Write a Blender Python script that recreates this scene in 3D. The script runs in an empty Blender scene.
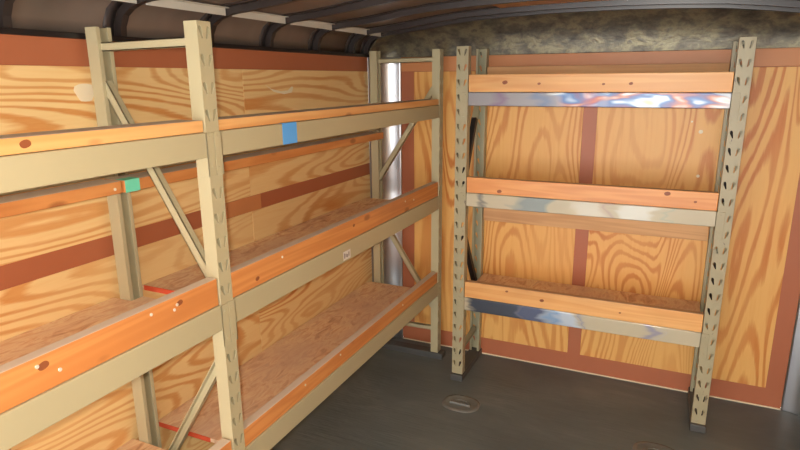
import bpy, bmesh, math, random
from mathutils import Vector, Matrix
random.seed(7)
S = bpy.context.scene
COL = S.collection
Z0 = 0.04            # the floor's top is z = 0 once this is added

# ------------------------------------------------------------------ materials
def srgb(r, g, b):
    f = lambda c: (c/255/12.92) if c/255 <= .04045 else ((c/255+.055)/1.055)**2.4
    return (f(r), f(g), f(b), 1)

class NT:
    def __init__(s, name):
        s.m = bpy.data.materials.new(name); s.m.use_nodes = True
        s.t = s.m.node_tree; s.b = s.t.nodes['Principled BSDF']
    def n(s, typ, **kw):
        x = s.t.nodes.new(typ)
        for k, v in kw.items():
            if k in x.inputs.keys(): x.inputs[k].default_value = v
            else: setattr(x, k, v)
        return x
    def l(s, a, b): s.t.links.new(a, b)
    def coords(s, scale=(1, 1, 1), rot=(0, 0, 0), jitter=True):
        tc = s.n('ShaderNodeTexCoord'); mp = s.n('ShaderNodeMapping')
        mp.inputs['Scale'].default_value = scale; mp.inputs['Rotation'].default_value = rot
        s.l(tc.outputs['Object'], mp.inputs['Vector'])
        if jitter:
            oi = s.n('ShaderNodeObjectInfo'); mu = s.n('ShaderNodeVectorMath', operation='SCALE')
            cx = s.n('ShaderNodeCombineXYZ')
            for i in range(3): s.l(oi.outputs['Random'], cx.inputs[i])
            mu.inputs['Scale'].default_value = 37.0
            s.l(cx.outputs[0], mu.inputs[0]); s.l(mu.outputs[0], mp.inputs['Location'])
        return mp.outputs['Vector']
    def noise(s, vec, scale, detail=3, rough=.5, dist=0):
        x = s.n('ShaderNodeTexNoise'); x.inputs['Scale'].default_value = scale
        x.inputs['Detail'].default_value = detail; x.inputs['Roughness'].default_value = rough
        x.inputs['Distortion'].default_value = dist
        s.l(vec, x.inputs['Vector']); return x.outputs['Fac']
    def math(s, op, a, b=None, clamp=False):
        x = s.n('ShaderNodeMath', operation=op); x.use_clamp = clamp
        for i, v in enumerate((a, b)):
            if v is None: continue
            if isinstance(v, (int, float)): x.inputs[i].default_value = v
            else: s.l(v, x.inputs[i])
        return x.outputs[0]
    def ramp(s, fac, stops, interp='LINEAR'):
        x = s.n('ShaderNodeValToRGB'); cr = x.color_ramp; cr.interpolation = interp
        while len(cr.elements) < len(stops): cr.elements.new(.5)
        for e, (p, c) in zip(cr.elements, stops): e.position = p; e.color = c
        s.l(fac, x.inputs['Fac']); return x.outputs['Color']
    def mix(s, fac, a, b, mode='MIX'):
        x = s.n('ShaderNodeMix', data_type='RGBA', blend_type=mode)
        for sock, v in ((x.inputs[0], fac), (x.inputs[6], a), (x.inputs[7], b)):
            if isinstance(v, (int, float, tuple)): sock.default_value = v
            else: s.l(v, sock)
        return x.outputs[2]
    def bump(s, h, strength=.2, dist=.002):
        x = s.n('ShaderNodeBump'); x.inputs['Strength'].default_value = strength
        x.inputs['Distance'].default_value = dist
        s.l(h, x.inputs['Height']); s.l(x.outputs[0], s.b.inputs['Normal'])
    def set(s, col=None, rough=None, metal=None, spec=None):
        for k, v in (('Base Color', col), ('Roughness', rough), ('Metallic', metal), ('Specular IOR Level', spec)):
            if v is None: continue
            if isinstance(v, (int, float, tuple)): s.b.inputs[k].default_value = v
            else: s.l(v, s.b.inputs[k])
        return s.m

def plywood(name, axis, light, mid, dark, k=26, fu=3.2, fv=.75, seed=0.0):
    """rotary-cut plywood: contour rings of a noise stretched along the grain"""
    t = NT(name)
    sc = [fu]*3; sc[axis] = fv
    v = t.coords(tuple(sc))
    add = t.n('ShaderNodeVectorMath', operation='ADD'); add.inputs[1].default_value = (seed, seed*.7, seed*1.3)
    t.l(v, add.inputs[0]); v = add.outputs[0]
    n = t.noise(v, 1.0, 1.2, .45, .5)
    sw = [16.]*3; sw[axis] = 2.2
    wig = t.noise(t.coords(tuple(sw)), 1.0, 3, .6)
    n = t.math('ADD', n, t.math('MULTIPLY', wig, .020))
    r = t.math('MULTIPLY', t.math('ADD', t.math('SINE', t.math('MULTIPLY', n, k*6.283)), 1.0), .5)
    sf = [75.]*3; sf[axis] = 4.
    fib = t.noise(t.coords(tuple(sf)), 1.0, 4, .65)
    sb = [2.0]*3; sb[axis] = .9
    big = t.noise(t.coords(tuple(sb)), 1.0, 2, .5)
    e = t.math('ADD', r, t.math('MULTIPLY', t.math('SUBTRACT', fib, .5), 1.1))
    amt = t.math('MULTIPLY', t.math('SUBTRACT', e, .46), 2.2, True)
    amt = t.math('MULTIPLY', amt, t.math('ADD', t.math('MULTIPLY', t.math('SUBTRACT', big, .38), 2.6, True), .3), True)
    c = t.mix(amt, light, dark)
    c = t.mix(t.math('MULTIPLY', t.math('SUBTRACT', fib, .45), 1.3, True), c, mid)
    # a few round knots
    sk = [2.4]*3; sk[axis] = 1.5
    vo = t.n('ShaderNodeTexVoronoi'); vo.inputs['Scale'].default_value = 1.0
    t.l(t.coords(tuple(sk)), vo.inputs['Vector'])
    kn = t.math('LESS_THAN', vo.outputs['Distance'], .03)
    c = t.mix(t.math('MULTIPLY', kn, .6), c, srgb(120, 62, 25))
    t.bump(fib, .12, .001)
    return t.set(c, .42, spec=.45)

def lumber(name, axis, light, dark, knot=True, rough=.4):
    t = NT(name)
    sc = [16.]*3; sc[axis] = .7
    n = t.noise(t.coords(tuple(sc)), 1.0, 2, .5, .5)
    r = t.math('MULTIPLY', t.math('ADD', t.math('SINE', t.math('MULTIPLY', n, 34.)), 1.), .5)
    sf = [160.]*3; sf[axis] = 5.
    f = t.noise(t.coords(tuple(sf)), 1.0, 3, .6)
    c = t.mix(t.math('MULTIPLY', r, .55), light, dark)
    c = t.mix(t.math('MULTIPLY', f, .3), c, dark)
    sb = [3.]*3; sb[axis] = 1.2
    g = t.noise(t.coords(tuple(sb)), 1.0, 3, .6)
    c = t.mix(t.math('MULTIPLY', t.math('SUBTRACT', g, .5), 1.6, True), c, srgb(150, 84, 48))
    if knot:
        sk = [9.]*3; sk[axis] = 4.
        vo = t.n('ShaderNodeTexVoronoi'); vo.inputs['Scale'].default_value = .8
        t.l(t.coords(tuple(sk)), vo.inputs['Vector'])
        kf = t.ramp(vo.outputs['Distance'], [(0.0, (1, 1, 1, 1)), (.07, (.8, .8, .8, 1)), (.12, (0, 0, 0, 1))])
        c = t.mix(t.math('MULTIPLY', kf, .7), c, srgb(128, 60, 28))
    t.bump(f, .1, .001)
    return t.set(c, rough, spec=.5)

def osb(name):
    t = NT(name)
    v = t.coords((22, 7, 22))
    n = t.noise(v, 1.0, 4, .65, 1.2)
    vo = t.n('ShaderNodeTexVoronoi'); vo.inputs['Scale'].default_value = 1.0; t.l(t.coords((26, 13, 26)), vo.inputs['Vector'])
    sep = t.n('ShaderNodeSeparateColor'); t.l(vo.outputs['Color'], sep.inputs[0])
    c = t.ramp(n, [(.30, srgb(190, 134, 96)), (.44, srgb(236, 190, 142)), (.54, srgb(252, 226, 180)), (.62, srgb(232, 186, 140)), (.72, srgb(220, 192, 164))])
    c = t.mix(t.math('MULTIPLY', sep.outputs[0], .4), c, srgb(222, 178, 140))
    g = t.noise(t.coords((2.5, 1.5, 2.5)), 1.0, 3, .6)
    c = t.mix(t.math('MULTIPLY', t.math('SUBTRACT', g, .42), 2.2, True), c, srgb(220, 190, 164))
    t.bump(n, .3, .002)
    return t.set(c, .62)

def paint(name, col, var, rough=.45, amount=.35, scale=6, metal=0., chips=None):
    t = NT(name)
    n = t.noise(t.coords((scale, scale, scale*.5)), 1.0, 4, .6)
    c = t.mix(t.math('MULTIPLY', n, amount), col, var)
    if chips:
        k = t.noise(t.coords((40, 40, 14)), 1.0, 5, .7)
        c = t.mix(t.math('GREATER_THAN', k, .66), c, chips)
    t.bump(t.noise(t.coords((120, 120, 120)), 1.0, 2), .06, .0006)
    return t.set(c, rough, metal)

def heat_steel(name, stops, rough=.28, metal=.85, scale=(2.6, 14, 10), beige=.0):
    """bare steel beam with the paint burnt off: straw, purple and blue heat tints"""
    t = NT(name)
    n = t.noise(t.coords(scale), 1.0, 3, .55, .8)
    c = t.ramp(n, stops)
    m = t.noise(t.coords((1.3, 3, 3)), 1.0, 2, .5)
    if beige:
        f = t.math('MULTIPLY', t.math('SUBTRACT', m, .5 - beige*.3), 8., True)
        c = t.mix(f, c, srgb(178, 168, 138))
        mt = t.math('SUBTRACT', metal, t.math('MULTIPLY', f, metal))
        t.l(mt, t.b.inputs['Metallic']); t.set(c, rough)
    else: t.set(c, rough, metal)
    t.bump(t.noise(t.coords((9, 30, 30)), 1.0, 3), .35, .004)
    return t.m

M = {}
M['ply_left'] = plywood('plywood_horizontal_grain', 1, srgb(246, 212, 150), srgb(236, 190, 122), srgb(218, 148, 80), 24, 3.2, .6, 3.1)
M['ply_back'] = plywood('plywood_vertical_grain', 2, srgb(238, 184, 106), srgb(226, 158, 84), srgb(204, 120, 50), 25, 3.2, .6, 1.7)
M['ply_dark'] = plywood('plywood_ceiling', 0, srgb(244, 190, 118), srgb(236, 170, 100), srgb(210, 136, 72), 9, 3, .7, 5)
M['band'] = paint('reddish_brown_band', srgb(186, 112, 76), srgb(170, 98, 66), .45, .7, 5)
M['band_light'] = paint('light_brown_band', srgb(212, 144, 92), srgb(196, 126, 78), .45, .7, 5)
M['lum_y'] = lumber('pine_board_y', 1, srgb(228, 158, 92), srgb(202, 122, 62))
M['lum_yl'] = lumber('pine_board_light', 1, srgb(242, 190, 124), srgb(218, 146, 80))
M['lum_x'] = lumber('pine_board_x', 0, srgb(244, 190, 120), srgb(226, 156, 86))
M['lum_xr'] = lumber('pine_board_reddish', 0, srgb(240, 172, 104), srgb(218, 136, 74))
M['lum_dust'] = lumber('dusty_board', 0, srgb(226, 178, 124), srgb(200, 148, 98), False, .6)
M['dust'] = paint('dusty_board_top', srgb(226, 212, 192), srgb(206, 188, 168), .7, .8, 12)
M['osb'] = osb('strand_board')
M['dust_x'] = paint('dusty_brown_top', srgb(216, 176, 134), srgb(190, 150, 114), .7, .8, 12)
M['osb_edge'] = paint('orange_board_edge', srgb(226, 92, 58), srgb(200, 80, 50), .6)
M['beige'] = paint('beige_rack_paint', srgb(190, 180, 144), srgb(176, 164, 130), .3, .5, 4)
M['beige_old'] = paint('worn_beige_rack_paint', srgb(182, 172, 138), srgb(156, 146, 116), .4, .8, 7, 0, srgb(120, 110, 96))
M['greenish'] = paint('beige_green_brace_paint', srgb(178, 174, 144), srgb(160, 156, 128), .4, .6, 5)
M['rail'] = paint('dark_grey_rail', srgb(84, 84, 82), srgb(66, 66, 64), .5)
M['black_rub'] = paint('black_rubber', srgb(38, 32, 32), srgb(24, 20, 20), .5)
def tinted_beam(name, patches, base, rough, steel_amt, paint_col):
    """steel beam: patches of heat tint and painted-in highlights at real places along the beam (local x), paint elsewhere"""
    t = NT(name)
    tc = t.n('ShaderNodeTexCoord'); sx = t.n('ShaderNodeSeparateXYZ'); t.l(tc.outputs['Object'], sx.inputs[0])
    n = t.noise(t.coords((4.2, 9, 15), jitter=False), 1.0, 2, .5, .5)
    n2 = t.noise(t.coords((2.4, 9, 9), jitter=False), 1.0, 2, .5)
    wob = t.math('MULTIPLY', t.math('SUBTRACT', n, .5), .28)
    xx = t.math('ADD', sx.outputs[0], wob)
    c = base if base else t.ramp(n2, [(.35, srgb(206, 206, 200)), (.6, srgb(176, 178, 176))])
    metal = None
    tint = t.ramp(n, [(.3, srgb(196, 182, 150)), (.41, srgb(214, 218, 220)), (.47, srgb(190, 130, 106)), (.51, srgb(122, 100, 130)), (.56, srgb(84, 120, 168)), (.63, srgb(206, 220, 228)), (.75, srgb(206, 186, 150))])
    for (x, half, col, strength) in patches:
        d = t.math('ABSOLUTE', t.math('SUBTRACT', xx, x))
        m = t.math('MULTIPLY', t.math('MULTIPLY', t.math('SUBTRACT', half, d), 18., True), strength)
        c = t.mix(m, c, tint if col is None else col)
        metal = m if metal is None else t.math('MAXIMUM', metal, m)
    if paint_col:
        p = t.math('MULTIPLY', t.math('SUBTRACT', .5, metal), 4., True)
        c = t.mix(t.math('MULTIPLY', p, .8), c, paint_col)
    t.l(t.math('MULTIPLY', metal, steel_amt), t.b.inputs['Metallic'])
    t.bump(t.noise(t.coords((6, 20, 20), jitter=False), 1.0, 3), .25, .004)
    return t.set(c, rough)
bg_ = srgb(196, 186, 158)
M['heat_top'] = tinted_beam('heat_tinted_steel', [(-.35, .4, srgb(146, 144, 146), 1.), (.35, .5, srgb(178, 184, 190), 1.), (-.02, .13, None, .9), (.03, .05, srgb(196, 112, 84), .6), (.33, .27, None, .85), (-.42, .05, srgb(126, 100, 128), .8), (-.2, .06, srgb(110, 124, 150), .8)], None, .42, .3, None)  # tints and stains, plus white-blue highlights painted into the paler right half
M['heat_mid'] = tinted_beam('patchy_steel', [(-.50, .05, srgb(118, 118, 114), 1.), (-.24, .11, srgb(140, 148, 144), 1.), (.02, .10, srgb(206, 200, 184), .8), (.12, .05, srgb(172, 140, 140), .6), (.27, .12, srgb(206, 204, 192), .9), (.42, .04, srgb(160, 174, 160), .7)], bg_, .4, .2, bg_)
M['heat_low'] = tinted_beam('blued_steel', [(-.42, .20, srgb(92, 98, 110), 1.), (-.19, .10, srgb(90, 104, 140), .9), (-.05, .11, srgb(206, 216, 226), 1.), (-.10, .05, srgb(96, 150, 200), .7), (.06, .035, srgb(120, 130, 180), .8), (.36, .05, srgb(140, 140, 176), .8), (.41, .03, srgb(190, 196, 206), .8)], bg_, .3, .6, bg_)  # blued patches, with a white highlight painted in as the palest one

t = NT('dark_floor_coating')
n1 = t.noise(t.coords((1.6, 3.5, 1), jitter=False), 1.0, 4, .6, .4); n2 = t.noise(t.coords((5, 60, 1), jitter=False), 1.0, 3, .6)
c = t.ramp(n1, [(.3, srgb(98, 106, 106)), (.55, srgb(112, 120, 119)), (.75, srgb(134, 139, 134))])
c = t.mix(t.math('MULTIPLY', n2, .35), c, srgb(92, 95, 92))
t.bump(t.math('ADD', n1, t.math('MULTIPLY', n2, .25)), .35, .02)
M['floor'] = t.set(c, .5, spec=.4)

t = NT('galvanised_nose_panel')
n1 = t.noise(t.coords((9, 9, 14), jitter=False), 1.0, 6, .68, .2)
vo = t.n('ShaderNodeTexVoronoi'); vo.inputs['Scale'].default_value = 28; t.l(t.coords(jitter=False), vo.inputs['Vector'])
c = t.ramp(n1, [(.34, srgb(78, 74, 68)), (.47, srgb(104, 99, 86)), (.58, srgb(134, 127, 102)), (.7, srgb(92, 88, 82))])
t.bump(t.math('ADD', n1, t.math('MULTIPLY', vo.outputs['Distance'], .04)), .3, .02)
M['nose'] = t.set(c, .42, .6)

t = NT('bare_roof_skin')
n1 = t.noise(t.coords((2, 3, 2), jitter=False), 1.0, 3, .6)
c = t.ramp(n1, [(.3, srgb(120, 106, 96)), (.7, srgb(150, 134, 122))])
t.bump(n1, .3, .01)
M['skin'] = t.set(c, .45, .35)
t = NT('bright_aluminium_corner')
n1 = t.noise(t.coords((3, 3, 2), jitter=False), 1.0, 3, .6); t.bump(n1, .25, .006)
M['alu'] = t.set(srgb(196, 196, 198), .33, .95)
M['flange'] = paint('grey_flange_metal', srgb(84, 76, 74), srgb(62, 56, 56), .34, .6, 9, .4)
M['bow'] = paint('black_roof_bow_steel', srgb(56, 48, 46), srgb(40, 34, 32), .34, .5, 4)
M['black'] = paint('black_trim', srgb(34, 28, 28), srgb(22, 18, 18), .4)
M['strip'] = paint('pale_cove_strip', srgb(208, 204, 192), srgb(180, 176, 166), .5)
M['tape_blue'] = paint('blue_tape', srgb(96, 176, 250), srgb(80, 160, 236), .6, .2)
M['tape_green'] = paint('green_tape', srgb(120, 226, 190), srgb(104, 214, 176), .6, .2)
M['white'] = paint('white_sticker', srgb(228, 222, 214), srgb(214, 200, 190), .6, .3)
M['ink'] = paint('grey_print', srgb(120, 100, 96), srgb(90, 80, 80), .6, .2)
M['patch'] = paint('cream_filler', srgb(246, 232, 200), srgb(236, 216, 176), .5, .3)
M['screw'] = NT('screw_steel').set(srgb(240, 232, 214), .3, .3)
M['grey_metal'] = paint('dull_pan_metal', srgb(112, 114, 110), srgb(160, 160, 154), .25, .8, 30, .3)
M['lens'] = NT('frosted_lens').set(srgb(236, 234, 228), .35)

# ------------------------------------------------------------------ helpers
def props(o, label=None, cat=None, group=None, kind=None):
    for k, v in (('label', label), ('category', cat), ('group', group), ('kind', kind)):
        if v: o[k] = v
    return o
def empty(name, loc, label, cat, group=None):
    o = bpy.data.objects.new(name, None); COL.objects.link(o)
    o.location = (loc[0], loc[1], loc[2]+Z0); o.empty_display_size = .1
    return props(o, label, cat, group)
def wloc(p):
    v = Vector((0, 0, 0))
    while p is not None: v += Vector(p.location); p = p.parent
    return v
class MB:
    def __init__(s): s.b = bmesh.new()
    def box(s, x0, x1, y0, y1, z0, z1, bev=0., mi=0):
        t = bmesh.new(); r = bmesh.ops.create_cube(t, size=1)
        for v in r['verts']:
            v.co = Vector(((x0+x1)/2+v.co.x*(x1-x0), (y0+y1)/2+v.co.y*(y1-y0), (z0+z1)/2+v.co.z*(z1-z0)))
        if bev: bmesh.ops.bevel(t, geom=list(t.edges), offset=bev, segments=2, affect='EDGES', profile=.5)
        s._merge(t, mi); return s
    def _merge(s, t, mi=0):
        for f in t.faces: f.material_index = mi
        me = bpy.data.meshes.new('tmp'); t.to_mesh(me); t.free(); s.b.from_mesh(me); bpy.data.meshes.remove(me)
    def bar(s, a, b, w, h, up=(0, 0, 1), bev=.002, mi=0):
        a, b = Vector(a), Vector(b); d = (b-a); L = d.length; d.normalize()
        up = Vector(up); x = d.cross(up).normalized(); z = x.cross(d)
        t = bmesh.new(); r = bmesh.ops.create_cube(t, size=1)
        for v in r['verts']: v.co = Vector((v.co.x*w, v.co.y*L, v.co.z*h))
        if bev: bmesh.ops.bevel(t, geom=list(t.edges), offset=bev, segments=2, affect='EDGES', profile=.5)
        m = Matrix((x, d, z)).transposed()
        for v in t.verts: v.co = m @ v.co + (a+b)/2
        s._merge(t, mi); return s
    def channel(s, a, b, w, h, up, th=.003):
        """open C-section bar: back plate plus two flanges"""
        a, b = Vector(a), Vector(b); d = (b-a).normalized(); up = Vector(up)
        x = d.cross(up).normalized(); z = x.cross(d).normalized()
        s.bar(a - z*(h/2-th/2), b - z*(h/2-th/2), w, th, up, 0)
        for q in (-1, 1): s.bar(a + x*q*(w/2-th/2), b + x*q*(w/2-th/2), th, h, up, 0)
        return s
    def cyl(s, c, ax, r, h, seg=24, bev=0, mi=0):
        t = bmesh.new(); bmesh.ops.create_cone(t, cap_ends=True, segments=seg, radius1=r, radius2=r, depth=h)
        q = Vector((0, 0, 1)).rotation_difference(Vector(ax)).to_matrix()
        for v in t.verts: v.co = q @ v.co + Vector(c)
        if bev: bmesh.ops.bevel(t, geom=[e for e in t.edges if e.is_manifold and e.calc_face_angle(0) > .7], offset=bev, segments=3, affect='EDGES', profile=.5)
        s._merge(t, mi); return s
    def grid(s, rows, mi=0, smooth=True):
        vs = [[s.b.verts.new(p) for p in r] for r in rows]
        for i in range(len(rows)-1):
            for j in range(len(rows[0])-1):
                f = s.b.faces.new((vs[i][j], vs[i][j+1], vs[i+1][j+1], vs[i+1][j])); f.material_index = mi; f.smooth = smooth
        return s
    def build(s, name, mats, parent=None, solid=0, **kw):
        if not isinstance(mats, (list, tuple)): mats = [mats]
        me = bpy.data.meshes.new(name)
        off = Vector((0, 0, Z0)) - (wloc(parent) if parent else Vector((0, 0, 0)))
        o = bpy.data.objects.new(name, me)
        if parent is None or parent.type == 'MESH' and False:
            c = sum((v.co for v in s.b.verts), Vector())/max(1, len(s.b.verts))
            z = min(v.co.z for v in s.b.verts); c.z = z; loc = c + Vector((0, 0, Z0)); off = Vector((0, 0, Z0)) - loc
            o.location = loc
        else: o.parent = parent
        for v in s.b.verts: v.co += off
        bmesh.ops.recalc_face_normals(s.b, faces=s.b.faces)
        s.b.to_mesh(me); s.b.free()
        for m in mats: me.materials.append(m)
        COL.objects.link(o)
        if solid:
            md = o.modifiers.new('solid', 'SOLIDIFY'); md.thickness = solid; md.offset = 0
        return props(o, **kw)

# ------------------------------------------------------------------ trailer shell
XL_, XR_, YB, YE = .235, 2.72, 0.0, -5.0
ZF, ZW = -.04, 1.797
R = .149
mb = MB(); mb.box(XL_-.02, XR_+.02, YE, YB+.02, ZF-.05, ZF); floor = mb.build('floor', M['floor'], kind='structure')

def panel(parent, x0, x1, y0, y1, z0, z1, mat, name='plywood_panel', label=None):
    return MB().box(x0, x1, y0, y1, z0, z1, .0015).build(name, mat, parent, label=label)

# left wall: brown band board with plywood panels screwed on, flush
wl = MB().box(XL_-.03, XL_-.004, YE, -R+.006, ZF, ZW).box(XL_-.05, XL_-.03, YE, .05, ZF, ZW+.1).build('wall_left', M['band'], kind='structure')
for y0, y1 in ((-5, -2.45), (-2.448, -1.292), (-1.29, -R+.004)):
    panel(wl, XL_-.005, XL_, y0, y1, 1.170, 1.716, M['ply_left'])
    panel(wl, XL_-.005, XL_, y0, y1, ZF, 1.100, M['ply_left'])
panel(wl, XL_-.005, XL_-.001, -1.455, -1.222, 1.1005, 1.1695, M['band_light'], 'band_patch', 'lighter brown piece of the seam band')
# cream filler patches, irregular discs lying on the ply
def blob(parent, pts, x, mat, name='filler_patch', label=None):
    mb = MB(); b = mb.b
    vs = [b.verts.new((x, y, z)) for y, z in pts]; f = b.faces.new(vs)
    r = bmesh.ops.extrude_face_region(b, geom=[f])
    for v in r['geom']:
        if isinstance(v, bmesh.types.BMVert): v.co.x += .0015
    return mb.build(name, mat, parent, label=label)
blob(wl, [(-2.047+.035*math.cos(a)*(1+.2*math.sin(3*a)), 1.637+.032*math.sin(a)*(1+.15*math.cos(2*a))) for a in [i*.4189 for i in range(15)]], XL_-.0005, M['patch'], label='cream filler patch beside the rear post')
blob(wl, [(-1.14, 1.650), (-1.10, 1.632), (-1.03, 1.620), (-.97, 1.622), (-.94, 1.640), (-.925, 1.638), (-.94, 1.612), (-1.0, 1.606), (-1.08, 1.618)], XL_-.0005, M['patch'], label='cream scuff on the plywood')

# back wall
XA, XB2 = .384, 2.571
wb = MB().box(XA, XB2, YB+.004, YB+.03, ZF, ZW).box(XL_-.03, XR_+.03, YB+.03, YB+.05, ZF, ZW+.25).build('wall_back', M['band'], kind='structure')
panel(wb, .469, 1.467, YB, YB+.005, .070, 1.712, M['ply_back'])
panel(wb, 1.540, 2.490, YB, YB+.005, .070, 1.712, M['ply_back'])
panel(wb, XA, XB2, YB+.0005, YB+.005, ZW-.082, ZW, M['band_light'], 'band_board', 'lighter brown board along the top')
panel(wb, XA, XB2, YB-.004, YB+.004, ZF, ZF+.006, M['patch'], 'sealant_bead', 'pale sealant line at the floor')
for x_, z_, r_ in ((2.045, 1.40, .010), (2.055, 1.175, .008), (2.0, 1.45, .005)):
    MB().cyl((x_, YB-.0002, z_), (0, -1, 0), r_, .001, 12).build('filler_patch', M['patch'], wb, label='small white chip in the plywood')
# right wall (mostly out of the picture)
wr_ = MB().box(XR_+.004, XR_+.03, YE, -R, ZF, ZW).box(XR_+.03, XR_+.05, YE, .05, ZF, ZW+.1).build('wall_right', M['band'], kind='structure')
for y0, y1 in ((-5, -2.46), (-2.38, -R-.07)):
    panel(wr_, XR_, XR_+.005, y0, y1, .07, 1.716, M['ply_left'])
# rounded aluminium corners
def corner(cx, sx, n):
    rows = []
    for i in range(17):
        a = i/16*math.pi/2
        rows.append([(cx - sx*R*math.cos(a), -R + R*math.sin(a), z) for z in (ZF, ZF+.006, ZF+.02, .4, .9, 1.4, ZW-.02, ZW-.006, ZW)])
    return MB().grid(rows).build('trim_%d' % n, M['alu'], solid=.003, kind='structure')
corner(XA, 1, 1); corner(XB2, -1, 2)
MB().box(XL_-.05, XL_+.012, YE, .03, ZW, ZW+.017, .002).build('trim_3', M['black'], kind='structure')
MB().box(XR_-.012, XR_+.05, YE, .03, ZW, ZW+.017, .002).build('trim_4', M['black'], kind='structure')

# roof profile (underside of the bows)
P0 = [(.235, 1.81), (.2385, 1.845), (.256, 1.878), (.284, 1.897), (.32, 1.910), (.36, 1.917), (.43, 1.922), (.58, 1.938), (.72, 1.957), (.88, 1.974), (1.08, 1.984), (1.3, 1.990)]
PROF = P0 + [(1.4775, 1.991)] + [(2.955-x, z) for x, z in reversed(P0)]
def zc(x):
    for (x0, z0), (x1, z1) in zip(PROF, PROF[1:]):
        if x0 <= x <= x1: return z0+(z1-z0)*(x-x0)/(x1-x0)
    return PROF[0][1]
def offs(d):
    out = []
    for i, (x, z) in enumerate(PROF):
        a = PROF[max(0, i-1)]; b = PROF[min(len(PROF)-1, i+1)]
        tx, tz = b[0]-a[0], b[1]-a[1]; l = math.hypot(tx, tz)
        out.append((x - tz/l*d, z + tx/l*d))
    return out
SK = offs(.030)
ceil_ = MB().grid([[(x, y, z) for x, z in SK] for y in (YE, -4, -3, -2, -1, .03)], 0)
ceil = ceil_.build('ceiling', M['skin'], solid=.002, kind='structure')
# plywood liner on the middle of the roof
lin = [p for p in offs(.026) if .9 <= p[0] <= 2.06]
MB().grid([[(x, y, z) for x, z in lin] for y in (YE, -.02)]).build('liner_panel', M['ply_dark'], ceil, solid=.004, label='bare plywood liner across the middle of the roof')
def bow(y, w=.034, name='roof_bow'):
    O = offs(.028); mb = MB()
    ring = []
    for (xi, zi), (xo, zo) in zip(PROF, O):
        ring.append([(xi, y-w/2+.005, zi), (xi, y+w/2-.005, zi), (xo, y+w/2-.003, zo), (xo, y-w/2+.003, zo)])
    vs = [[mb.b.verts.new(p) for p in r] for r in ring]
    for a, b in zip(vs, vs[1:]):
        for k in range(4): mb.b.faces.new((a[k], a[(k+1) % 4], b[(k+1) % 4], b[k]))
    mb.b.faces.new(vs[0]); mb.b.faces.new(list(reversed(vs[-1])))
    O2 = offs(.0265)      # thin flanges against the skin
    fl = [[(x, y-w/2-.040, z), (x, y-w/2, z)] for x, z in O2]
    o = mb.build(name, M['bow'], ceil)
    MB().grid(fl, 0).build('flange', M['flange'], o, solid=.002, label='dull grey metal flange')
    return o
for y in (-4.75, -4.35, -3.95, -3.52, -3.1, -2.66, -2.255, -1.875, -1.46, -1.075, -.685, -.315, -.135): bow(y)
# pale angle strip along each cove, in lengths between the bows
ys = [-4.75, -4.35, -3.95, -3.52, -3.1, -2.66, -2.255, -1.875, -1.46, -1.075, -.685, -.315, -.14]
for sx in (0, 1):
    for a, b in zip(ys, ys[1:]):
        x0 = .327 if not sx else 2.955-.330
        MB().box(x0, x0+.003, a+.018, b-.018, 1.909, 1.937, .001).box(*((x0, x0+.022) if not sx else (x0-.019, x0+.003)), a+.018, b-.018, 1.935, 1.938, .001).build('cove_strip', M['strip'], ceil, label='pale angle strip between two bows')
# curved galvanised nose panel above the back wall, rounding into the corners
def plan(s):
    Ltot = R*math.pi/2; W = XB2-XA
    if s < Ltot: a = s/R; return (XA - R*math.cos(a), -R+R*math.sin(a)), (math.cos(a), -math.sin(a))
    s -= Ltot
    if s < W: return (XA+s, 0.), (0, -1)
    s -= W; a = s/R
    return (XB2+R*math.sin(a), -R+R*math.cos(a)), (-math.sin(a), -math.cos(a))
tot = R*math.pi + XB2-XA; rows = []
for t_ in (0, .01, .04, .1, .18, .27, .36, .45, .54, .63, .72, .81, .9, .96, .99, 1.0):
    row = []
    for i in range(101):
        (px, py), (nx, ny) = plan(min(tot*i/100, tot-1e-6))
        d = .13*(1-math.cos(t_*1.35))/(1-math.cos(1.35))
        x, y = px+nx*d, py+ny*d
        top = zc(min(max(x, .236), 2.719)) + .012
        row.append((x, y, ZW + (top-ZW)*math.sin(t_*math.pi/2*.96)/math.sin(math.pi/2*.96)))
    rows.append(row)
MB().grid(rows).build('trim_5', M['nose'], solid=.002, kind='structure')

# round dome light by the ridge
dl = empty('dome_light', (1.50, -.80, 1.975), 'small round white dome light on the ceiling, cut by the top edge', 'light')
MB().cyl((1.50, -.80, 2.003), (0, 0, 1), .055, .022, 32, .004).build('base', M['white'], dl)
MB().cyl((1.50, -.80, 1.990), (0, 0, 1), .042, .016, 32, .006).build('lens', M['lens'], dl)

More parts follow.
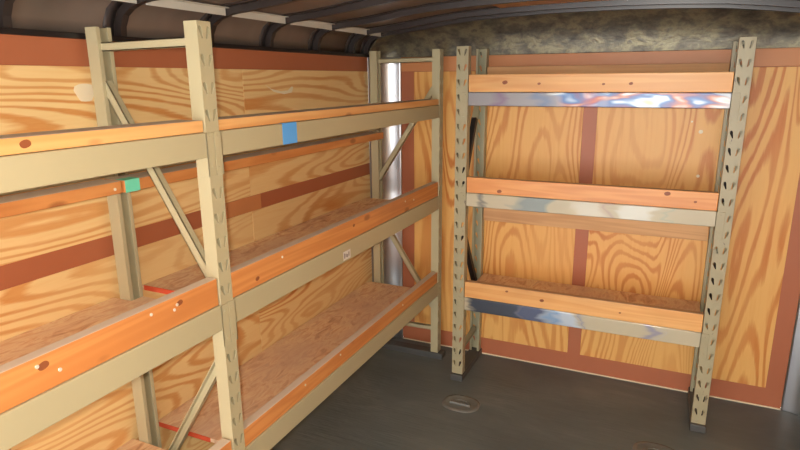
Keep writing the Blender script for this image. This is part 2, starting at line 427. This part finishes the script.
# ------------------------------------------------------------------ rack posts
def post_mesh(name, W, Dp, H, mat):
    """C-section upright along +Z, web in the plane x=0 facing +X, opening towards -X, with teardrop slots"""
    th, lip = .0025, .013
    prof = [(0, -W/2), (0, W/2), (-Dp, W/2), (-Dp, W/2-lip), (-Dp+th, W/2-lip), (-Dp+th, W/2-th), (-th, W/2-th),
            (-th, -W/2+th), (-Dp+th, -W/2+th), (-Dp+th, -W/2+lip), (-Dp, -W/2+lip), (-Dp, -W/2)]
    b = bmesh.new()
    f = b.faces.new([b.verts.new((x, y, 0)) for x, y in prof])
    r = bmesh.ops.extrude_face_region(b, geom=[f])
    for v in r['geom']:
        if isinstance(v, bmesh.types.BMVert): v.co.z = H
    bmesh.ops.recalc_face_normals(b, faces=b.faces)
    me = bpy.data.meshes.new(name); b.to_mesh(me); b.free()
    o = bpy.data.objects.new('tmp_post', me); COL.objects.link(o)
    c = bmesh.new()
    n = int((H-.05)/.0755)
    for k in range(n+1):
        zc_ = H - .030 - k*.0755
        for sgn in (-1, 1):
            pts = [(p*.95, q*1.1) for p, q in [(-.0065, .012), (-.004, .016), (.004, .016), (.0065, .012), (.0065, .006), (.0032, -.010), (.0022, -.0155), (-.0022, -.0155), (-.0032, -.010), (-.0065, .006)]]
            ca, sa = math.cos(.3*sgn), math.sin(.3*sgn); cy = sgn*W*.24
            poly = [(cy + p*ca - -q*sa*1.0, zc_ + q*ca - p*sa*1.0) for p, q in pts]
            f = c.faces.new([c.verts.new((-.006, y, z)) for y, z in poly])
            r = bmesh.ops.extrude_face_region(c, geom=[f])
            for v in r['geom']:
                if isinstance(v, bmesh.types.BMVert): v.co.x = .004
    bmesh.ops.recalc_face_normals(c, faces=c.faces)
    cm = bpy.data.meshes.new('tmp_cut'); c.to_mesh(cm); c.free()
    co = bpy.data.objects.new('tmp_cut', cm); COL.objects.link(co)
    md = o.modifiers.new('b', 'BOOLEAN'); md.operation = 'DIFFERENCE'; md.solver = 'EXACT'; md.object = co
    dg = bpy.context.evaluated_depsgraph_get(); dg.update()
    out = bpy.data.meshes.new_from_object(o.evaluated_get(dg)); out.name = name
    out.materials.clear(); out.materials.append(mat)
    bpy.data.objects.remove(o); bpy.data.objects.remove(co)
    return out
H = 1.83
pmL = post_mesh('upright_post_left', .0535, .047, H, M['beige'])
pmR = post_mesh('upright_post_right', .0635, .046, H, M['beige_old'])
pmRr = post_mesh('upright_post_right_rear', .060, .046, H, M['greenish'])
def put_post(me, parent, x, y, z, rot, label=None):
    o = bpy.data.objects.new('post', me); COL.objects.link(o); o.parent = parent
    o.location = Vector((x, y, z+Z0)) - wloc(parent); o.rotation_euler = (0, 0, rot)
    return props(o, label)

# ------------------------------------------------------------------ left rack
XF, XR0 = .7066, .313      # front face of the front posts, front edge of the rear posts
rack = empty('storage_rack', (.48, -2.1, ZF), 'long beige steel storage rack of two bays along the left plywood wall', 'storage rack', 'steel storage racks')
frames = [(-.158, 'far'), (-2.016, 'mid'), (-3.92, 'near')]
for yc, kind in frames:
    put_post(pmL, rack, XF, yc, 0, 0)
    o = put_post(pmL, rack, XR0-.047, yc, 0, math.pi)
    xi0, xi1 = XR0-.012, XF-.047+.004
    mirror = kind == 'far'
    segs = [((xi0, 1.772), (xi1, 1.776)), ((xi0, .15), (xi1, .155))]
    if mirror: segs += [((xi1, 1.62), (xi0, 1.07)), ((xi0, .86), (xi1, .30))]
    else: segs += [((xi0, 1.665), (xi1, 1.07)), ((xi1, .80), (xi0, .23))]
    for k, ((xa, za), (xb, zb)) in enumerate(segs):
        nm = 'strut' if k < 2 else 'brace'
        MB().channel((xa, yc-.004, za), (xb, yc-.004, zb), .030 if k > 1 else .026, .022, (0, -1 if k == 3 and not mirror else 1, 0)).build(nm, M['beige'], rack)
    # bolts where the bracing meets the posts
    MB().box(.25, XF+.03, yc-.035, yc+.035, ZF, -.001, .004).build('base_rail', M['rail'], rack, label='dark grey rail under the end frame')
BL = [(1.527, 1.455), (1.004, .922), (.467, .382)]
def beam_y(ya, yb, zt, zb, front=True):
    mb = MB(); x1 = XF+.001 if front else XR0+.001; s = 1 if front else -1
    x0 = x1-.042
    prof = [(x1, zb), (x1, zt), (x1-.022, zt), (x1-.022, zt-.022), (x0, zt-.022), (x0, zb)] if front else [(x0, zb), (x0, zt), (x1, zt), (x1, zb)]
    b = mb.b; ends = [[b.verts.new((x, y, z)) for x, z in prof] for y in (ya, yb)]
    n = len(prof)
    for k in range(n): b.faces.new((ends[0][k], ends[0][(k+1) % n], ends[1][(k+1) % n], ends[1][k]))
    b.faces.new(ends[0]); b.faces.new(list(reversed(ends[1])))
    bmesh.ops.recalc_face_normals(b, faces=b.faces)
    bmesh.ops.bevel(b, geom=[e for e in b.edges if e.calc_face_angle(0) > .7], offset=.003, segments=2, affect='EDGES', profile=.5)
    o = mb.build('beam', M['beige'], rack)
    if front:
        for y, d in ((ya, -1), (yb, 1)):      # angle connectors hooked on the post faces
            ye = y + d*.026
            c = MB(); c.box(XF+.0005, XF+.0035, min(y-d*.004, ye), max(y-d*.004, ye), zb-.055, zt-.001, .001)
            c.box(XF-.040, XF+.0035, min(y, y-d*.004), max(y, y-d*.004), zb-.055, zt-.001, .001)
            for q in (0, 1): c.cyl((XF+.004, y+d*.013, zb-.03+q*.09), (1, 0, 0), .004, .003, 10)
            c.build('connector', M['beige'], o)
    return o
W2 = .0268
spans = [(-2.016+W2+.001, -.158-W2-.001), (-3.92+W2+.001, -2.016-W2-.001)]
beams = {}
for bi, (ya, yb) in enumerate(spans):
    for li, (zt, zb) in enumerate(BL): beams[bi, li] = beam_y(ya, yb, zt, zb)
    beam_y(ya, yb, 1.455, 1.378, False)
# tapes and sticker on the beams
MB().box(XF+.0012, XF+.002, -1.682, -1.598, 1.4555, 1.528).box(XF-.012, XF+.002, -1.682, -1.598, 1.5272, 1.5278).build('tape', M['tape_blue'], beams[0, 0], label='blue tape wrapped over the top beam')
st_ = MB().box(XF+.0012, XF+.0018, -1.305, -1.245, .930, .968).build('sticker', M['white'], beams[0, 1], label='small white sticker on the middle beam')
ink = MB()
for k in range(4): ink.box(XF+.0018, XF+.0021, -1.298+k*.012, -1.292+k*.012, .938+.003*(k % 2), .960-.004*(k % 3))
ink.build('print', M['ink'], st_)

# wooden boards of the left rack
def board(name_label, x0, x1, y0, y1, z0, z1, mat, group=None, screws=(), face='x', cat='board', name='wooden_board'):
    mb = MB().box(x0, x1, y0, y1, z0, z1, .003)
    mb.b.normal_update()
    for f in mb.b.faces:
        if f.normal.z > .9: f.material_index = 1       # the dusty top side
    o = mb.build(name, [mat, M['dust'] if face == 'x' else M['dust_x']], None, label=name_label, cat=cat, group=group)
    for (u, z) in screws:
        if face == 'x': MB().cyl((x1+.0008, u, z), (1, 0, 0), .0045, .003, 12, .0008).build('screw', M['screw'], o)
        else: MB().cyl((u, y0-.0008, z), (0, -1, 0), .0045, .003, 12, .0008).build('screw', M['screw'], o)
    return o
M['knot'] = paint('pine_knot', srgb(160, 92, 56), srgb(132, 72, 42), .5, .8, 60)
def knots(o, spots, face):
    """dark oval knots showing on the face of a board"""
    for (u, z, r) in spots:
        mb = MB(); b = mb.b; n = 16; vs = []
        for i in range(n):
            a = i*2*math.pi/n; du, dz = r*1.15*math.cos(a), r*.8*math.sin(a)*(1+.12*math.sin(2*a))
            vs.append((XF-.0032, u+du, z+dz) if face == 'x' else (u+du, -D+.0018, z+dz))
        f = b.faces.new([b.verts.new(v) for v in vs]); r_ = bmesh.ops.extrude_face_region(b, geom=[f])
        for v in r_['geom']:
            if isinstance(v, bmesh.types.BMVert):
                if face == 'x': v.co.x -= .002
                else: v.co.y += .002
        mb.build('knot', M['knot'], o, label='dark oval knot')
D = .386
G1 = 'pine boards on the beams of the long left rack'
fx0, fx1 = XF-.0400, XF-.0035
g0, g1 = spans[0][0]+.004, spans[0][1]-.004; n0, n1 = spans[1][0]+.004, spans[1][1]-.004
fl = lambda zb: zb - .0  # boards sit on the front rim of the beam
board('flat pine board on the top beam of the far bay, above the blue tape', fx0-.05, fx1, g0, g1, 1.528, 1.560, M['lum_yl'], G1)
knots(board('flat knotty pine board on the top beam at the left edge of the picture', fx0-.05, fx1, n0, n1, 1.528, 1.562, M['lum_yl'], G1), [(-2.56, 1.547, .011)], 'x')
knots(board('upright pine board on the middle beam of the far bay', fx0, fx1, g0, g1, 1.005, 1.089, M['lum_y'], G1, [(-1.719, 1.065), (-.55, 1.05), (-.66, 1.062)]), [(-1.86, 1.03, .009), (-1.2, 1.06, .008)], 'x')
knots(board('upright pine board on the middle beam of the near bay, shiny screw heads', fx0, fx1, n0, n1, 1.005, 1.091, M['lum_y'], G1, [(-2.614, 1.070), (-2.565, 1.04), (-2.301, 1.071), (-2.211, 1.066), (-2.222, 1.055)]), [(-2.60, 1.066, .012), (-2.2, 1.068, .010)], 'x')
board('upright pine board on the lowest beam of the far bay', fx0, fx1, g0, g1, .468, .536, M['lum_y'], G1, [(-1.62, .515), (-1.35, .52), (-.7, .51)])
board('upright pine board on the lowest beam of the near bay', fx0, fx1, n0, n1, .468, .536, M['lum_y'], G1)
rb1 = board('rear pine board below the top beam of the far bay, green tape at its end', XR0+.001, XR0+.090, -2.085, -.290, 1.338, 1.376, M['lum_y'], G1)
board('rear pine board below the top beam, left of the green tape', XR0+.001, XR0+.090, n0, -2.095, 1.339, 1.377, M['lum_y'], G1, [(-2.12, 1.355)])
MB().box(XR0+.0895, XR0+.0908, -2.082, -2.028, 1.3375, 1.3768).box(XR0+.05, XR0+.0908, -2.082, -2.028, 1.3762, 1.3768).build('tape', M['tape_green'], rb1, label='green tape on the board end')
# decks
G2 = 'strand board decks of the long left rack'
def deck(label, y0, y1, zt, orange, tab=False):
    mb = MB().box(XL_+.003, fx0-.002, y0, y1, zt-.016, zt, .001)
    if tab: mb.box(XR0+.008, fx0-.016, y1-.002, y1+.048, zt-.016, zt, .001)
    o = mb.build('shelf_deck', M['osb'], None, label=label, cat='shelf deck', group=G2)
    if orange: MB().box(XL_+.012, .50, y0-.0015, y0+.001, zt-.017, zt+.0008).build('edge_paint', M['osb_edge'], o, label='orange painted edge')
    return o
deck('brown strand board deck on the middle level of the far bay', -1.925, g1-.02, .962, True)
deck('brown strand board deck on the middle level at the left edge of the picture', n0, -2.046, .958, False, True)
deck('brown strand board deck on the lowest level of the far bay', -1.935, g1-.02, .418, True)
deck('brown strand board deck on the lowest level at the bottom left corner', n0, -2.046, .414, False)

# ------------------------------------------------------------------ back rack
D = .386
back = empty('storage_rack', (1.53, -.22, ZF), 'short weathered steel storage rack standing against the back plywood wall', 'storage rack', 'steel storage racks')
XLb, XRb, wR = .8737, 2.1345, .0635
yr = -.060           # front (open side) of the rear posts
for k, xc in enumerate((XLb+wR/2, XRb+wR/2)):
    put_post(pmR, back, xc, -D, 0, -math.pi/2)
    put_post(pmRr, back, xc, yr+.046, 0, math.pi/2)
    ya, yb = -D+.042, yr+.006
    segs = [('strut', (ya, .135), (yb, .150)), ('brace', (yb, 1.66), (ya, 1.09)), ('brace', (ya, .865), (yb, .42))]
    for nm, (y0, z0), (y1, z1) in segs:
        o = MB().channel((xc, y0, z0), (xc, y1, z1), .026, .024, (1, 0, 0)).build(nm, M['greenish'], back)
        if nm == 'brace':
            d = Vector((0, y1-y0, z1-z0)); a = Vector((xc, y0, z0))
            f0, f1 = (.36, .97) if z0 > 1 else (.04, .93)
            MB().bar(a+d*f0, a+d*f1, .031, .029, (1, 0, 0)).build('sleeve', M['black_rub'], o, label='black sleeve around the brace')
    MB().box(xc-.036, xc+.036, -D-.016, -.004, ZF, -.001, .004).build('base_rail', M['rail'], back, label='dark grey rail under the end frame')
BR = [(1.602, 1.533, 'heat_top', 'beam burnt to blue, purple and straw tints'), (1.0755, 1.002, 'heat_mid', 'patchy grey and beige beam'), (.479, .402, 'heat_low', 'beam blued along its left half')]
for zt, zb, mt, lab in BR:
    x0, x1 = XLb+wR+.001, XRb-.001
    o = MB().box(x0, x1, -D-.001, -D+.042, zb, zt, .004).build('beam', M[mt], back, label=lab)
    for x, d in ((x0, -1), (x1, 1)):
        c = MB(); xe = x+d*.032
        c.box(min(x-d*.004, xe), max(x-d*.004, xe), -D-.0035, -D-.0005, zb-.055, zt-.001, .001)
        c.box(min(x, x-d*.004), max(x, x-d*.004), -D-.0035, -D+.040, zb-.055, zt-.001, .001)
        for q in (0, 1): c.cyl((x+d*.016, -D-.004, zb-.03+q*.085), (0, -1, 0), .0045, .003, 10)
        c.build('connector', M['beige_old'], o)
G3 = 'pine boards on the beams of the short back rack'
x0, x1 = XLb+wR+.003, XRb-.003
knots(board('pine board on the top beam of the short back rack', x0, x1, -D+.002, -D+.038, 1.603, 1.690, M['lum_x'], G3, face='y'), [(1.13, 1.650, .012), (1.30, 1.643, .007), (1.60, 1.640, .006), (1.72, 1.642, .008)], 'y')
knots(board('reddish pine board on the middle beam of the short back rack', x0, x1, -D+.002, -D+.038, 1.0765, 1.160, M['lum_xr'], G3, face='y'), [(1.12, 1.095, .011), (1.92, 1.142, .012), (2.04, 1.112, .006)], 'y')
knots(board('pine board on the lowest beam of the short back rack', x0, x1, -D+.002, -D+.038, .480, .572, M['lum_x'], G3, face='y'), [(1.18, .548, .007), (1.37, .525, .010), (1.76, .520, .005)], 'y')
board('pale board at the rear of the top level, rising just above the front one', x0, x1, yr+.002, yr+.038, 1.650, 1.733, M['lum_dust'], G3, face='y')
board('dull tan board at the rear, seen below the middle beam', x0, x1, yr+.002, yr+.038, .850, .934, M['lum_dust'], G3, face='y')
MB().box(x0, x1, -D+.040, -.010, .488, .504, .001).build('shelf_deck', M['osb'], None, label='dusty brown deck on the lowest level of the short back rack', cat='shelf deck')

# ------------------------------------------------------------------ floor tie-downs
def tie_down(x, y, label):
    e = empty('tie_down', (x, y, ZF), label, 'tie-down ring', 'oval tie-down pans in the floor')
    mb = MB(); rows = []
    for rr, z in ((1.0, .0), (.97, .004), (.84, .006), (.74, .0045), (.62, .0015), (.3, .0008), (.01, .0006)):
        rows.append([(x+.102*rr*math.copysign(abs(math.cos(a))**.8, math.cos(a)), y+.082*rr*math.copysign(abs(math.sin(a))**.8, math.sin(a)), ZF+z+.0005) for a in [i*math.pi/20 for i in range(41)]])
    mb.grid(rows); mb.build('pan', M['grey_metal'], e)
    mb = MB(); pts = [(x+.045*math.cos(a), y-.012+.035*math.sin(a), ZF+.008) for a in [math.pi*i/10 for i in range(11)]]
    for a, b in zip(pts, pts[1:]): mb.bar(a, b, .008, .008)
    mb.build('ring', M['grey_metal'], e)
    MB().box(x-.058, x+.058, y-.024, y-.006, ZF+.001, ZF+.015, .004).build('clasp', M['grey_metal'], e)
tie_down(1.012, -.625, 'grey oval tie-down pan in the floor before the short rack, left one')
tie_down(1.985, -.665, 'grey oval tie-down pan in the floor, cut by the bottom edge')

# ------------------------------------------------------------------ light and camera
w = bpy.data.worlds.new('world'); S.world = w; w.use_nodes = True
bg = w.node_tree.nodes['Background']; bg.inputs['Color'].default_value = (.94, .97, 1, 1); bg.inputs['Strength'].default_value = 5.5

cx, cy, cz, yaw, pitch, roll, f = 1.9064, -3.3323, 1.6698, .4324, .2449, -.0083, 583.36
fw = Vector((-math.sin(yaw)*math.cos(pitch), math.cos(yaw)*math.cos(pitch), -math.sin(pitch)))
r = Vector((math.cos(yaw), math.sin(yaw), 0)); u = r.cross(fw)
r2 = math.cos(roll)*r + math.sin(roll)*u; u2 = -math.sin(roll)*r + math.cos(roll)*u
cd = bpy.data.cameras.new('camera'); cam = bpy.data.objects.new('camera', cd); COL.objects.link(cam)
m = Matrix((r2, u2, -fw)).transposed().to_4x4(); m.translation = Vector((cx, cy, cz+Z0))
cam.matrix_world = m
cd.sensor_fit = 'HORIZONTAL'; cd.sensor_width = 36; cd.lens = f*36/800; cd.clip_start = .02
S.camera = cam
# the camera's flash, just above and left of the lens
ld = bpy.data.lights.new('flash', 'AREA'); ld.shape = 'RECTANGLE'; ld.size = .05; ld.size_y = .03; ld.energy = 21; ld.color = (1, .94, .84)
lo = bpy.data.objects.new('flash', ld); COL.objects.link(lo)
m2 = m.copy(); m2.translation = m.translation - r2*.035 + u2*.026 + fw*.01; lo.matrix_world = m2

vs = S.view_settings; vs.view_transform = 'Standard'; vs.look = 'None'; vs.gamma = 1; vs.use_curve_mapping = False; vs.exposure = 0.25
